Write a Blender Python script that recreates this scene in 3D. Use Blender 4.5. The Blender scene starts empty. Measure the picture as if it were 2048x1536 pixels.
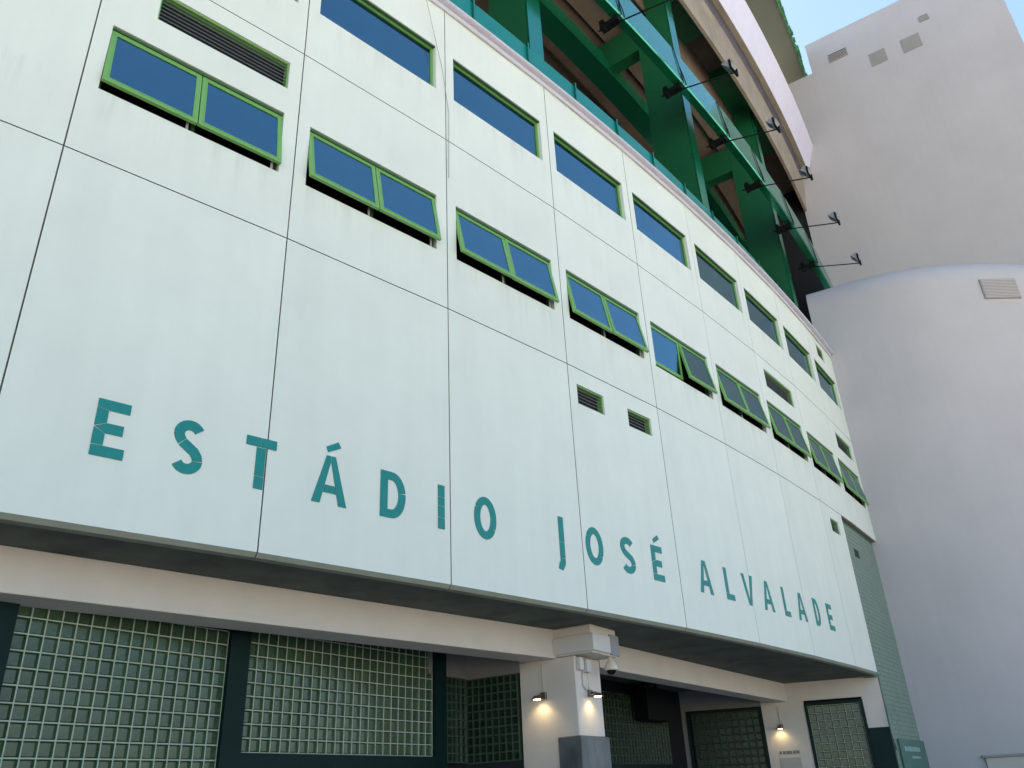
import bpy, bmesh, math, random
from mathutils import Vector, Matrix
random.seed(7)
sc = bpy.context.scene
COL = sc.collection
PI = math.pi

# ------------------------------------------------------------------ camera
PITCH, ROLL = 0.4659231884953559, -0.050255695731801164
cam_d = bpy.data.cameras.new('camera')
cam = bpy.data.objects.new('camera', cam_d); COL.objects.link(cam)
cam_d.sensor_width = 36.0
cam_d.lens = 1658.8562502592258 / 2048 * 36.0
cam_d.clip_start, cam_d.clip_end = 0.1, 3000.0
_cp, _sp, _cr, _sr = math.cos(PITCH), math.sin(PITCH), math.cos(ROLL), math.sin(ROLL)
_f = Vector((0, _cp, _sp)); _u0 = Vector((0, -_sp, _cp)); _r0 = Vector((1, 0, 0))
_r = _cr*_r0 + _sr*_u0; _u = -_sr*_r0 + _cr*_u0
cam.matrix_world = Matrix(((_r.x, _u.x, -_f.x, 0), (_r.y, _u.y, -_f.y, 0), (_r.z, _u.z, -_f.z, 1.6), (0, 0, 0, 1)))
sc.camera = cam

# ------------------------------------------------------------------ sky, sun, exposure
SUN_AZ, SUN_EL = math.radians(-35), math.radians(60)       # behind the stadium: everything seen is in open shade
w = bpy.data.worlds.new('World'); sc.world = w; w.use_nodes = True
nt = w.node_tree
sky = nt.nodes.new('ShaderNodeTexSky'); sky.sky_type = 'NISHITA'; sky.sun_disc = False
sky.sun_elevation = SUN_EL; sky.sun_rotation = SUN_AZ
sky.altitude = 50; sky.air_density = 1.0; sky.dust_density = 0.6; sky.ozone_density = 0.8
bg = nt.nodes['Background']; bg.inputs['Strength'].default_value = 0.09
nt.links.new(sky.outputs[0], bg.inputs[0])
sun_d = bpy.data.lights.new('sun', 'SUN'); sun_d.energy = 5.0; sun_d.angle = math.radians(0.53); sun_d.color = (1.0, 0.95, 0.87)
sun = bpy.data.objects.new('sun', sun_d); COL.objects.link(sun)
_sd = Vector((math.sin(SUN_AZ)*math.cos(SUN_EL), math.cos(SUN_AZ)*math.cos(SUN_EL), math.sin(SUN_EL)))
sun.rotation_euler = (-_sd).to_track_quat('-Z', 'Y').to_euler(); sun.location = (0, 0, 60)
vs = sc.view_settings
vs.view_transform = 'Standard'; vs.look = 'None'; vs.gamma = 1.0; vs.use_curve_mapping = False
vs.exposure = 1.95
sc.cycles.max_bounces = 8; sc.cycles.diffuse_bounces = 5; sc.cycles.glossy_bounces = 4

# ------------------------------------------------------------------ materials
def lin(r, g, b):
    f = lambda c: (c/255/12.92) if c/255 <= 0.04045 else ((c/255+0.055)/1.055)**2.4
    return (f(r), f(g), f(b))

def mat(name, col, rough=0.6, spec=0.5, metal=0.0, var=0.0, scale=6.0, bump=0.0, bscale=40.0, coat=0.0, coat_rough=0.05,
        streak=0.0, rand=0.0, ior=None, tint=None, stretch=(1, 1, 1)):
    m = bpy.data.materials.new(name); m.use_nodes = True
    n = m.node_tree.nodes; l = m.node_tree.links
    b = n['Principled BSDF']
    b.inputs['Base Color'].default_value = (*col, 1)
    b.inputs['Roughness'].default_value = rough
    b.inputs['Specular IOR Level'].default_value = spec
    b.inputs['Metallic'].default_value = metal
    if ior: b.inputs['IOR'].default_value = ior
    if tint: b.inputs['Specular Tint'].default_value = (*tint, 1)
    b.inputs['Coat Weight'].default_value = coat; b.inputs['Coat Roughness'].default_value = coat_rough
    cur = None
    tc = n.new('ShaderNodeTexCoord')
    def mapped(s):
        mp = n.new('ShaderNodeMapping'); mp.inputs['Scale'].default_value = s
        l.new(tc.outputs['Object'], mp.inputs[0]); return mp.outputs[0]
    def mulcol(fac_out, lo, hi):
        nonlocal cur
        mr = n.new('ShaderNodeMapRange'); mr.inputs['From Min'].default_value = 0.3; mr.inputs['From Max'].default_value = 0.7
        mr.inputs['To Min'].default_value = lo; mr.inputs['To Max'].default_value = hi
        l.new(fac_out, mr.inputs['Value'])
        vm = n.new('ShaderNodeVectorMath'); vm.operation = 'SCALE'
        if cur is None: vm.inputs[0].default_value = col
        else: l.new(cur, vm.inputs[0])
        l.new(mr.outputs[0], vm.inputs['Scale']); cur = vm.outputs[0]
    if var:
        nz = n.new('ShaderNodeTexNoise'); nz.inputs['Scale'].default_value = 1.0; nz.inputs['Detail'].default_value = 6
        nz.inputs['Roughness'].default_value = 0.62
        l.new(mapped((scale*stretch[0], scale*stretch[1], scale*stretch[2])), nz.inputs['Vector'])
        mulcol(nz.outputs['Fac'], 1-var, 1+var*0.6)
    if streak:
        nz = n.new('ShaderNodeTexNoise'); nz.inputs['Scale'].default_value = 1.0; nz.inputs['Detail'].default_value = 5
        l.new(mapped((5.0, 5.0, 0.22)), nz.inputs['Vector'])
        mulcol(nz.outputs['Fac'], 1-streak, 1+streak*0.4)
    if rand:
        oi = n.new('ShaderNodeObjectInfo'); mr = n.new('ShaderNodeMapRange')
        mr.inputs['To Min'].default_value = 1-rand; mr.inputs['To Max'].default_value = 1+rand
        l.new(oi.outputs['Random'], mr.inputs['Value'])
        vm = n.new('ShaderNodeVectorMath'); vm.operation = 'SCALE'
        if cur is None: vm.inputs[0].default_value = col
        else: l.new(cur, vm.inputs[0])
        l.new(mr.outputs[0], vm.inputs['Scale']); cur = vm.outputs[0]
    if cur is not None: l.new(cur, b.inputs['Base Color'])
    if bump:
        nz = n.new('ShaderNodeTexNoise'); nz.inputs['Scale'].default_value = bscale; nz.inputs['Detail'].default_value = 4
        l.new(tc.outputs['Object'], nz.inputs['Vector'])
        bp = n.new('ShaderNodeBump'); bp.inputs['Strength'].default_value = bump; bp.inputs['Distance'].default_value = 0.02
        l.new(nz.outputs['Fac'], bp.inputs['Height']); l.new(bp.outputs[0], b.inputs['Normal'])
        if coat: l.new(bp.outputs[0], b.inputs['Coat Normal'])
    return m

M = {}
M['panel'] = mat('white_panel_paint', (0.665, 0.695, 0.60), 0.45, 0.4, var=0.05, scale=0.9, streak=0.025, bump=0.06, bscale=3.0, rand=0.012)
def sill_stains(m):
    n = m.node_tree.nodes; l = m.node_tree.links; b = n['Principled BSDF']; src = b.inputs['Base Color'].links[0].from_socket
    tc = n.new('ShaderNodeTexCoord'); sx = n.new('ShaderNodeSeparateXYZ'); l.new(tc.outputs['Object'], sx.inputs[0])
    def rng_(sock, a, b_, c, d):
        r = n.new('ShaderNodeMapRange'); r.inputs['From Min'].default_value = a; r.inputs['From Max'].default_value = b_
        r.inputs['To Min'].default_value = c; r.inputs['To Max'].default_value = d; l.new(sock, r.inputs['Value']); return r.outputs[0]
    def mul(a, b_):
        k = n.new('ShaderNodeMath'); k.operation = 'MULTIPLY'; l.new(a, k.inputs[0])
        if isinstance(b_, float): k.inputs[1].default_value = b_
        else: l.new(b_, k.inputs[1])
        return k.outputs[0]
    def mx(a, b_):
        k = n.new('ShaderNodeMath'); k.operation = 'MAXIMUM'; l.new(a, k.inputs[0]); l.new(b_, k.inputs[1]); return k.outputs[0]
    fall = None
    for zt, dz in ((9.012, .75), (12.293, .70)):
        f = mul(rng_(sx.outputs['Z'], zt-dz, zt, 0, 1), rng_(sx.outputs['Z'], zt, zt+.002, 1, 0))
        fall = f if fall is None else mx(fall, f)
    oi = n.new('ShaderNodeObjectInfo'); mp = n.new('ShaderNodeMapping'); mp.inputs['Scale'].default_value = (4.2, 1.0, .30)
    ad = n.new('ShaderNodeVectorMath'); ad.operation = 'ADD'; l.new(tc.outputs['Object'], ad.inputs[0])
    cb = n.new('ShaderNodeCombineXYZ'); l.new(mul(oi.outputs['Random'], 40.0), cb.inputs[0]); l.new(cb.outputs[0], ad.inputs[1]); l.new(ad.outputs[0], mp.inputs[0])
    nz = n.new('ShaderNodeTexNoise'); nz.inputs['Scale'].default_value = 1.0; nz.inputs['Detail'].default_value = 5; nz.inputs['Roughness'].default_value = .65; l.new(mp.outputs[0], nz.inputs['Vector'])
    st_ = rng_(nz.outputs['Fac'], .48, .78, 0, .55)
    inx = mul(rng_(sx.outputs['X'], .10, .22, 0, 1), rng_(sx.outputs['X'], 2.38, 2.5, 1, 0))
    mix = n.new('ShaderNodeMixRGB'); mix.inputs[2].default_value = (.42, .44, .36, 1); l.new(src, mix.inputs[1]); l.new(mul(mul(fall, st_), inx), mix.inputs[0])
    l.new(mix.outputs[0], b.inputs['Base Color'])
sill_stains(M['panel'])
M['panel_edge'] = mat('panel_edge', (0.27, 0.28, 0.225), 0.7, 0.3, var=0.12, scale=3)
M['joint'] = mat('joint_sealant', (0.22, 0.20, 0.17), 0.8, 0.2)
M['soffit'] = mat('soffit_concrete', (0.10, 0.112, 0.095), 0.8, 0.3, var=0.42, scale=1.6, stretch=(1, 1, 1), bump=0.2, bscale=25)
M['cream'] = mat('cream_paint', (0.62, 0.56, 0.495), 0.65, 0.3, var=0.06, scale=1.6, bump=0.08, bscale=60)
M['cream_shaded'] = mat('cream_shaded', (0.22, 0.215, 0.21), 0.7, 0.3, var=0.08, scale=2)  # same cream paint, darkened to stand for shade deep under the overhang
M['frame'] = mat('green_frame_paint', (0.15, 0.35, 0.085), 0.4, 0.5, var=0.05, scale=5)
M['frame_dark'] = mat('green_frame_inner_and_shade', (0.04, 0.10, 0.035), 0.5, 0.4)  # inner frame green, also used for the painted lintel shadow strips
M['glass'] = mat('window_glass', (0.006, 0.012, 0.02), 0.015, 0.8, ior=2.4, tint=(0.36, 0.84, 1.0), bump=0.004, var=0.5, scale=2.5, bscale=1.2)
M['dark'] = mat('dark_interior', (0.012, 0.013, 0.014), 0.8, 0.2)
M['slat'] = mat('vent_slat_metal', (0.17, 0.185, 0.16), 0.5, 0.5)
M['letter'] = mat('teal_letter_vinyl', lin(22, 126, 119), 0.45, 0.3, var=0.10, scale=9)
M['coping'] = mat('coping_metal', (0.55, 0.53, 0.59), 0.4, 0.5, var=0.05, scale=2)
M['green'] = mat('green_steel_paint', (0.005, 0.095, 0.035), 0.4, 0.5, var=0.10, scale=1.5)
M['green_gloss'] = mat('green_gloss_paint', (0.005, 0.085, 0.036), 0.16, 0.6, var=0.10, scale=1.5, ior=2.6, tint=(0.20, 0.98, 0.82))
M['teal_sheet'] = mat('teal_parapet_sheet', (0.004, 0.16, 0.125), 0.3, 0.5, var=0.10, scale=1.2, ior=1.7, tint=(0.1, 1.0, 0.9))
M['terrace'] = mat('terrace_concrete', (0.15, 0.115, 0.092), 0.85, 0.2, var=0.22, scale=0.9, bump=0.2, bscale=14)
M['fascia'] = mat('fascia_paint', (0.58, 0.56, 0.66), 0.5, 0.4, var=0.04, scale=1.0, streak=0.04)
M['beige'] = mat('beige_concrete', (0.26, 0.225, 0.18), 0.8, 0.25, var=0.22, scale=1.1, bump=0.15, bscale=20)
M['canopy'] = mat('canopy_underside', (0.155, 0.175, 0.145), 0.7, 0.3, var=0.07, scale=0.8)
M['rim'] = mat('canopy_rim_green', (0.075, 0.25, 0.10), 0.5, 0.4, var=0.4, scale=3.5)
M['tower'] = mat('tower_render', (0.435, 0.413, 0.408), 0.8, 0.25, streak=0.02, var=0.055, scale=0.45, bump=0.10, bscale=9)
M['tower_patch'] = mat('tower_patch', (0.27, 0.255, 0.235), 0.85, 0.2, var=0.06, scale=3)
M['tower_louvre'] = mat('tower_louvre', (0.29, 0.27, 0.265), 0.6, 0.3)
M['tile'] = mat('green_wall_tile', (0.125, 0.205, 0.14), 0.3, 0.5, rand=0.05, var=0.16, scale=2.6, coat=0.5, coat_rough=0.1)
M['grout'] = mat('tile_grout', (0.10, 0.16, 0.13), 0.8, 0.2)
M['post'] = mat('dark_teal_steel', (0.002, 0.017, 0.015), 0.55, 0.15, var=0.1, scale=2)
M['mortar'] = mat('block_mortar', (0.385, 0.435, 0.345), 0.8, 0.2, var=0.12, scale=6)
M['block'] = mat('glass_block_glass', (0.052, 0.096, 0.050), 0.22, 0.35, rand=0.18, var=0.35, scale=7, coat=0.1, coat_rough=0.1, bump=0.12, bscale=9)
M['mortar_shaded'] = mat('block_mortar_shaded', (0.07, 0.105, 0.07), 0.8, 0.2)  # mortar copy with the recess shade put into its colour
M['block_shaded'] = mat('glass_block_glass_shaded', (0.015, 0.036, 0.020), 0.3, 0.3, rand=0.25, var=0.3, scale=7)  # block glass copy, darkened in colour for the shaded recesses
M['stone'] = mat('grey_stone', (0.115, 0.125, 0.125), 0.45, 0.35, var=0.65, scale=2.4, stretch=(1, 1, .5), bump=0.05, bscale=30)
M['box'] = mat('box_cover', (0.56, 0.54, 0.51), 0.5, 0.4)
M['pvc'] = mat('pvc_conduit', (0.60, 0.57, 0.52), 0.5, 0.4)
M['metal'] = mat('grey_metal', (0.27, 0.265, 0.28), 0.55, 0.3)
M['black'] = mat('black_steel', (0.004, 0.006, 0.007), 0.75, 0.15)
M['bronze'] = mat('lamp_metal', (0.16, 0.12, 0.09), 0.4, 0.5, metal=0.5)
M['cctv'] = mat('camera_shell', (0.62, 0.52, 0.42), 0.35, 0.5)
M['sign'] = mat('sign_green', lin(66, 106, 92), 0.4, 0.4, var=0.05, scale=3)
M['sign_text'] = mat('sign_text', lin(135, 165, 155), 0.5, 0.3)
M['plaque'] = mat('plaque_plate', (0.42, 0.40, 0.35), 0.5, 0.3)
M['plaque_text'] = mat('plaque_text', (0.20, 0.18, 0.16), 0.6, 0.3)
M['paving'] = mat('plaza_paving', (0.47, 0.415, 0.33), 0.85, 0.2, var=0.15, scale=0.6)
def emit(name, col, s):
    m = bpy.data.materials.new(name); m.use_nodes = True
    b = m.node_tree.nodes['Principled BSDF']; b.inputs['Base Color'].default_value = (*col, 1)
    b.inputs['Emission Color'].default_value = (*col, 1); b.inputs['Emission Strength'].default_value = s
    return m
M['bulb'] = emit('lamp_bulb', (1.0, 0.80, 0.45), 3.0)

# ------------------------------------------------------------------ helpers
class MB:
    """collects geometry and links it as ONE mesh object"""
    def __init__(s): s.v = []; s.f = []; s.mi = []; s.mats = []; s.sm = []
    def m(s, name):
        mt = M[name]
        if mt not in s.mats: s.mats.append(mt)
        return s.mats.index(mt)
    def poly(s, pts, mt, smooth=False):
        b = len(s.v); s.v += [tuple(p) for p in pts]; s.f.append(tuple(range(b, b+len(pts)))); s.mi.append(s.m(mt)); s.sm.append(smooth)
    def faces(s, vs_, fs, mt, smooth=False):
        b = len(s.v); s.v += [tuple(p) for p in vs_]
        for f in fs: s.f.append(tuple(b+i for i in f)); s.mi.append(s.m(mt)); s.sm.append(smooth)
    def box(s, x0, x1, y0, y1, z0, z1, mt, bev=0.0, T=None):
        if bev <= 0:
            vs_ = [(x0,y0,z0),(x1,y0,z0),(x1,y1,z0),(x0,y1,z0),(x0,y0,z1),(x1,y0,z1),(x1,y1,z1),(x0,y1,z1)]
            fs = [(3,2,1,0),(4,5,6,7),(0,1,5,4),(1,2,6,5),(2,3,7,6),(3,0,4,7)]
        else:
            B = bev; vs_ = []; idx = {}
            def g(x, y, z):
                k = (x, y, z)
                if k not in idx: idx[k] = len(vs_); vs_.append(k)
                return idx[k]
            def q(ps): return tuple(g(*p) for p in ps)
            X = (x0, x1); Y = (y0, y1); Z = (z0, z1); xi = (x0+B, x1-B); yi = (y0+B, y1-B); zi = (z0+B, z1-B)
            fs = []
            for k in (0, 1):
                a = q([(X[k],yi[0],zi[0]),(X[k],yi[1],zi[0]),(X[k],yi[1],zi[1]),(X[k],yi[0],zi[1])]); fs.append(a if k else a[::-1])
                a = q([(xi[0],Y[k],zi[0]),(xi[1],Y[k],zi[0]),(xi[1],Y[k],zi[1]),(xi[0],Y[k],zi[1])]); fs.append(a[::-1] if k else a)
                a = q([(xi[0],yi[0],Z[k]),(xi[1],yi[0],Z[k]),(xi[1],yi[1],Z[k]),(xi[0],yi[1],Z[k])]); fs.append(a if k else a[::-1])
            for i in (0, 1):
                for j in (0, 1):
                    e = 1 if (i+j) % 2 == 0 else 0
                    a = q([(X[i],yi[j],zi[0]),(xi[i],Y[j],zi[0]),(xi[i],Y[j],zi[1]),(X[i],yi[j],zi[1])]); fs.append(a if e else a[::-1])
                    a = q([(X[i],yi[0],zi[j]),(X[i],yi[1],zi[j]),(xi[i],yi[1],Z[j]),(xi[i],yi[0],Z[j])]); fs.append(a if e else a[::-1])
                    a = q([(xi[0],Y[i],zi[j]),(xi[0],yi[i],Z[j]),(xi[1],yi[i],Z[j]),(xi[1],Y[i],zi[j])]); fs.append(a if e else a[::-1])
                    for k in (0, 1):
                        a = q([(X[i],yi[j],zi[k]),(xi[i],Y[j],zi[k]),(xi[i],yi[j],Z[k])])
                        fs.append(a if (i+j+k) % 2 == 1 else a[::-1])
        if T is not None: vs_ = [tuple(T @ Vector(p)) for p in vs_]
        s.faces(vs_, fs, mt)
    def tube(s, pts, r, mt, n=8, cap=True):
        pts = [Vector(p) for p in pts]; rs = r if isinstance(r, (list, tuple)) else [r]*len(pts)
        vs_ = []; fs = []
        up = None
        for i, p in enumerate(pts):
            d = (pts[min(i+1, len(pts)-1)] - pts[max(i-1, 0)]).normalized()
            a = Vector((0, 0, 1)) if abs(d.z) < 0.9 else Vector((1, 0, 0))
            if up is not None: a = up
            x = d.cross(a).normalized(); y = x.cross(d).normalized(); up = y
            for k in range(n):
                t = 2*PI*k/n; vs_.append(p + rs[i]*(math.cos(t)*x + math.sin(t)*y))
        for i in range(len(pts)-1):
            for k in range(n): fs.append((i*n+k, i*n+(k+1) % n, (i+1)*n+(k+1) % n, (i+1)*n+k))
        if cap: fs += [tuple(range(n))[::-1], tuple((len(pts)-1)*n+k for k in range(n))]
        s.faces(vs_, fs, mt, True)
    def lathe(s, prof, mt, n=20, T=None):
        vs_ = []; fs = []
        for r, z in prof:
            for k in range(n): vs_.append(Vector((r*math.cos(2*PI*k/n), r*math.sin(2*PI*k/n), z)))
        if T is not None: vs_ = [T @ v for v in vs_]
        for i in range(len(prof)-1):
            for k in range(n): fs.append((i*n+k, i*n+(k+1) % n, (i+1)*n+(k+1) % n, (i+1)*n+k))
        s.faces(vs_, fs, mt, True)
    def mesh(s, name):
        me = bpy.data.meshes.new(name); me.from_pydata(s.v, [], s.f)
        for mt in s.mats: me.materials.append(mt)
        me.polygons.foreach_set('material_index', s.mi); me.polygons.foreach_set('use_smooth', s.sm)
        me.update()
        bm = bmesh.new(); bm.from_mesh(me); bmesh.ops.recalc_face_normals(bm, faces=bm.faces); bm.to_mesh(me); bm.free()
        return me

WM = {}
def link(name, me, Mw=None, parent=None):
    o = bpy.data.objects.new(name, me); COL.objects.link(o)
    Mw = Mw or Matrix.Identity(4); WM[o] = Mw
    if parent is not None:
        o.parent = parent; o.matrix_basis = WM[parent].inverted() @ Mw
    else: o.matrix_basis = Mw
    return o
def build(mb, name, Mw=None, parent=None): return link(name, mb.mesh(name), Mw, parent)
def thing(name, label, cat, Mw=None, group=None):
    o = link(name, None, Mw or Matrix.Identity(4)); tag(o, label, cat, group); o.empty_display_size = 0.3; return o
def tag(o, label, cat, group=None):
    o['label'] = label; o['category'] = cat; o['kind'] = 'thing'
    if group: o['group'] = group
def stuff(o): o['kind'] = 'stuff'; return o
def struct(o): o['kind'] = 'structure'; return o
def fr(origin, xd, yd):
    x = Vector(xd).normalized(); y = Vector(yd).normalized(); z = x.cross(y)
    return Matrix(((x.x, y.x, z.x, origin[0]), (x.y, y.y, z.y, origin[1]), (x.z, y.z, z.z, origin[2]), (0, 0, 0, 1)))
def loc(p): return Matrix.Translation(Vector(p))

# ------------------------------------------------------------------ plan geometry of the round stadium
AX, AY, RAD = -69.2150912678766, 77.25368894463087, 95.68410865303177
PH0, DPH = 0.7407857629006496, 0.027360199452460494
Z0, Z1, Z2, Z3 = 4.0, 8.0512, 11.2937, 14.36
def ang(u): return PH0 + u*DPH
def ring(u, dr, z):
    a = ang(u); r = RAD+dr; return Vector((AX+r*math.sin(a), AY-r*math.cos(a), z))
def bay_frame(i):                                 # x along the wall to the right, y inwards, z up; origin at the bay's left corner
    a, b = ring(i, 0, 0), ring(i+1, 0, 0); t = (b-a).normalized(); return fr(a, t, Vector((-t.y, t.x, 0)))
W = (ring(1, 0, 0)-ring(0, 0, 0)).length
def uframe(u, dr=0.0, z=0.0):
    a = ang(u); t = Vector((math.cos(a), math.sin(a), 0)); return fr(ring(u, dr, z), t, Vector((-t.y, t.x, 0)))
def sweep(mb, prof, u0, u1, mt, step=0.25, smooth=False, closed=True, caps=True):
    """prof: closed list of (dr, z); swept round the stadium's axis"""
    n = max(2, int(math.ceil((u1-u0)/step))+1); k = len(prof); vs_ = []; fs = []
    for i in range(n):
        u = u0+(u1-u0)*i/(n-1)
        for dr, z in prof: vs_.append(ring(u, dr, z))
    kk = k if closed else k-1
    for i in range(n-1):
        for j in range(kk):
            j2 = (j+1) % k; fs.append((i*k+j, i*k+j2, (i+1)*k+j2, (i+1)*k+j))
    if caps and closed: fs += [tuple(range(k))[::-1], tuple((n-1)*k+j for j in range(k))]
    mb.faces(vs_, fs, mt, smooth)
def ringpart(name, prof, u0, u1, mt, parent, **kw):
    mb = MB(); sweep(mb, prof, u0, u1, mt, **kw); return build(mb, name, None, parent)

UL, UR = -4.0, 9.05
# ================================================================== SETTING: ground
g = MB(); N = 24
vs_ = [(0, 0, 0)]
g.poly([(-400, -400, 0), (400, -400, 0), (400, 400, 0), (-400, 400, 0)], 'paving')
struct(build(g, 'plaza'))

# ================================================================== STADIUM
stadium = thing('stadium', 'round white stadium with green framed windows below a dark green steel gallery', 'stadium', loc(ring(3, -2, 0)))

# --- wall panels with real openings
def panel(x0, x1, z0, z1, holes, chamfer=False, T=0.16):
    mb = MB()
    xs = sorted({x0, x1, *[h[0] for h in holes], *[h[1] for h in holes]})
    zs = sorted({z0, z1, *[h[2] for h in holes], *[h[3] for h in holes]})
    inh = lambda x, z: any(h[0] < x < h[1] and h[2] < z < h[3] for h in holes)
    for i in range(len(xs)-1):
        for j in range(len(zs)-1):
            if inh((xs[i]+xs[i+1])/2, (zs[j]+zs[j+1])/2): continue
            for y in (0, T): mb.poly([(xs[i], y, zs[j]), (xs[i+1], y, zs[j]), (xs[i+1], y, zs[j+1]), (xs[i], y, zs[j+1])], 'panel')
    for a, b, c, d in holes:
        mb.poly([(a,0,c),(b,0,c),(b,T,c),(a,T,c)], 'panel'); mb.poly([(a,0,d),(b,0,d),(b,T,d),(a,T,d)], 'panel')
        mb.poly([(a,0,c),(a,T,c),(a,T,d),(a,0,d)], 'panel'); mb.poly([(b,0,c),(b,T,c),(b,T,d),(b,0,d)], 'panel')
    e = 'panel_edge'
    mb.poly([(x0,0,z0),(x0,T,z0),(x0,T,z1),(x0,0,z1)], e); mb.poly([(x1,0,z0),(x1,T,z0),(x1,T,z1),(x1,0,z1)], e)
    mb.poly([(x0,0,z1),(x1,0,z1),(x1,T,z1),(x0,T,z1)], e); mb.poly([(x0,0,z0),(x1,0,z0),(x1,T,z0),(x0,T,z0)], e)
    return mb
WX0, WX1 = 0.0713*W, 0.9215*W
LW = (WX0, WX1, 9.01, 10.036); UW = (WX0, WX1, 12.291, 13.290)
G = 0.008                                          # half joint
vents = {('B', 0): (0.243*W, 0.925*W, 10.49, 10.985), ('B', 6): (0.165*W, 0.86*W, 10.49, 10.985), ('B', 8): (0.245*W, 0.86*W, 10.49, 10.985),
         ('C', 8): (0.34*W, 0.62*W, 13.68, 14.11), ('C', 0): (0.62*W, 0.935*W, 12.235, 12.66)}
vents_A = {3: [(0.08*W, 0.357*W, 7.385, 7.748), (0.62*W, 0.893*W, 7.388, 7.735)], 7: [(0.218*W, 0.478*W, 7.38, 7.735)]}

def vent(opening, F, parent, wide):
    a, b, c, d = opening
    mb = MB(); t = 0.022; y0, y1 = 0.03, 0.13
    mb.box(a+.002, b-.002, y0, y1, c+.002, c+t, 'frame'); mb.box(a+.002, b-.002, y0, y1, d-t, d-.002, 'frame')
    mb.box(a+.002, a+t, y0+.001, y1-.001, c+t, d-t, 'frame'); mb.box(b-t, b-.002, y0+.001, y1-.001, c+t, d-t, 'frame')
    mb.box(a+.004, b-.004, y1, y1+0.02, c+.004, d-.004, 'dark')
    v = build(mb, 'vent', F, parent)
    n = 7 if wide else 5
    sm = MB(); L = (b-a)-2*t-.004
    sm.faces([(0,0,0),(L,0,0),(L,0,.008),(0,0,.008),(0,.020,.010),(L,.020,.010),(L,.020,.014),(0,.020,.014)],
             [(0,1,2,3),(4,5,1,0),(3,2,6,7),(0,3,7,4),(1,5,6,2),(4,7,6,5)], 'slat')
    me = sm.mesh('slat')
    for k in range(n):
        z = c+t+(d-c-2*t)*(k+0.25)/n
        link('slat', me, F @ loc((a+t+.002, y0+.012, z)), v)
    return v

def ring_frame(mb, x0, x1, z0, z1, wd, y0, y1, mt):
    mb.box(x0, x1, y0, y1, z0, z0+wd, mt); mb.box(x0, x1, y0, y1, z1-wd, z1, mt)
    mb.box(x0, x0+wd, y0+.0015, y1-.0015, z0+wd, z1-wd, mt); mb.box(x1-wd, x1, y0+.0015, y1-.0015, z0+wd, z1-wd, mt)

# shared sash meshes
hw = WX1-WX0
SW = hw/2-0.012; SH = LW[3]-LW[2]-0.135
sash_mb = MB(); ring_frame(sash_mb, 0, SW, -SH, 0, 0.060, 0.0, 0.045, 'frame'); ring_frame(sash_mb, .052, SW-.052, -SH+.052, -.052, 0.014, -0.004, 0.02, 'frame')
SASH = sash_mb.mesh('sash')
pm = MB(); pm.box(.064, SW-.064, 0.010, 0.022, -SH+.064, -.064, 'glass'); PANE_L = pm.mesh('pane')
st = MB(); st.box(0, .03, 0, .012, -.16, 0, 'metal'); STAY = st.mesh('stay')
fx = MB(); ring_frame(fx, WX0+.004, WX1-.004, LW[2]+.004, LW[3]-.004, 0.03, 0.075, 0.15, 'frame_dark'); fx.box(WX0+.005, WX1-.005, .022, .074, LW[3]-.040, LW[3]-.005, 'frame_dark'); fx.box(WX0+hw/2-.02, WX0+hw/2+.02, 0.08, 0.145, LW[2]+.034, LW[3]-.034, 'frame_dark')  # strip at the head is dark paint for the lintel soffit's shadow
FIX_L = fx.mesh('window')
fu = MB(); fu.box(WX0+.004, WX1-.004, .015, .054, UW[3]-.026, UW[3]-.004, 'frame_dark'); ring_frame(fu, WX0+.003, WX1-.003, UW[2]+.003, UW[3]-.003, 0.034, 0.070, 0.13, 'frame'); ring_frame(fu, WX0+.034, WX1-.034, UW[2]+.034, UW[3]-.034, 0.014, 0.082, 0.11, 'frame')  # dark head strip paints the shadow under the lintel
FIX_U = fu.mesh('window')
pu = MB(); pu.box(WX0+.046, WX1-.046, 0.098, 0.108, UW[2]+.046, UW[3]-.046, 'glass'); PANE_U = pu.mesh('pane')
tilt = {0: (7.5, 7.5), 1: (10.5, 10.5), 2: (11, 11), 3: (10.5, 10.5), 4: (0, 11), 5: (10.5, 10.0), 6: (10.0, 10.0), 7: (9.5, 9.5), 8: (10, 10)}
rng = random.Random(3)

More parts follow.
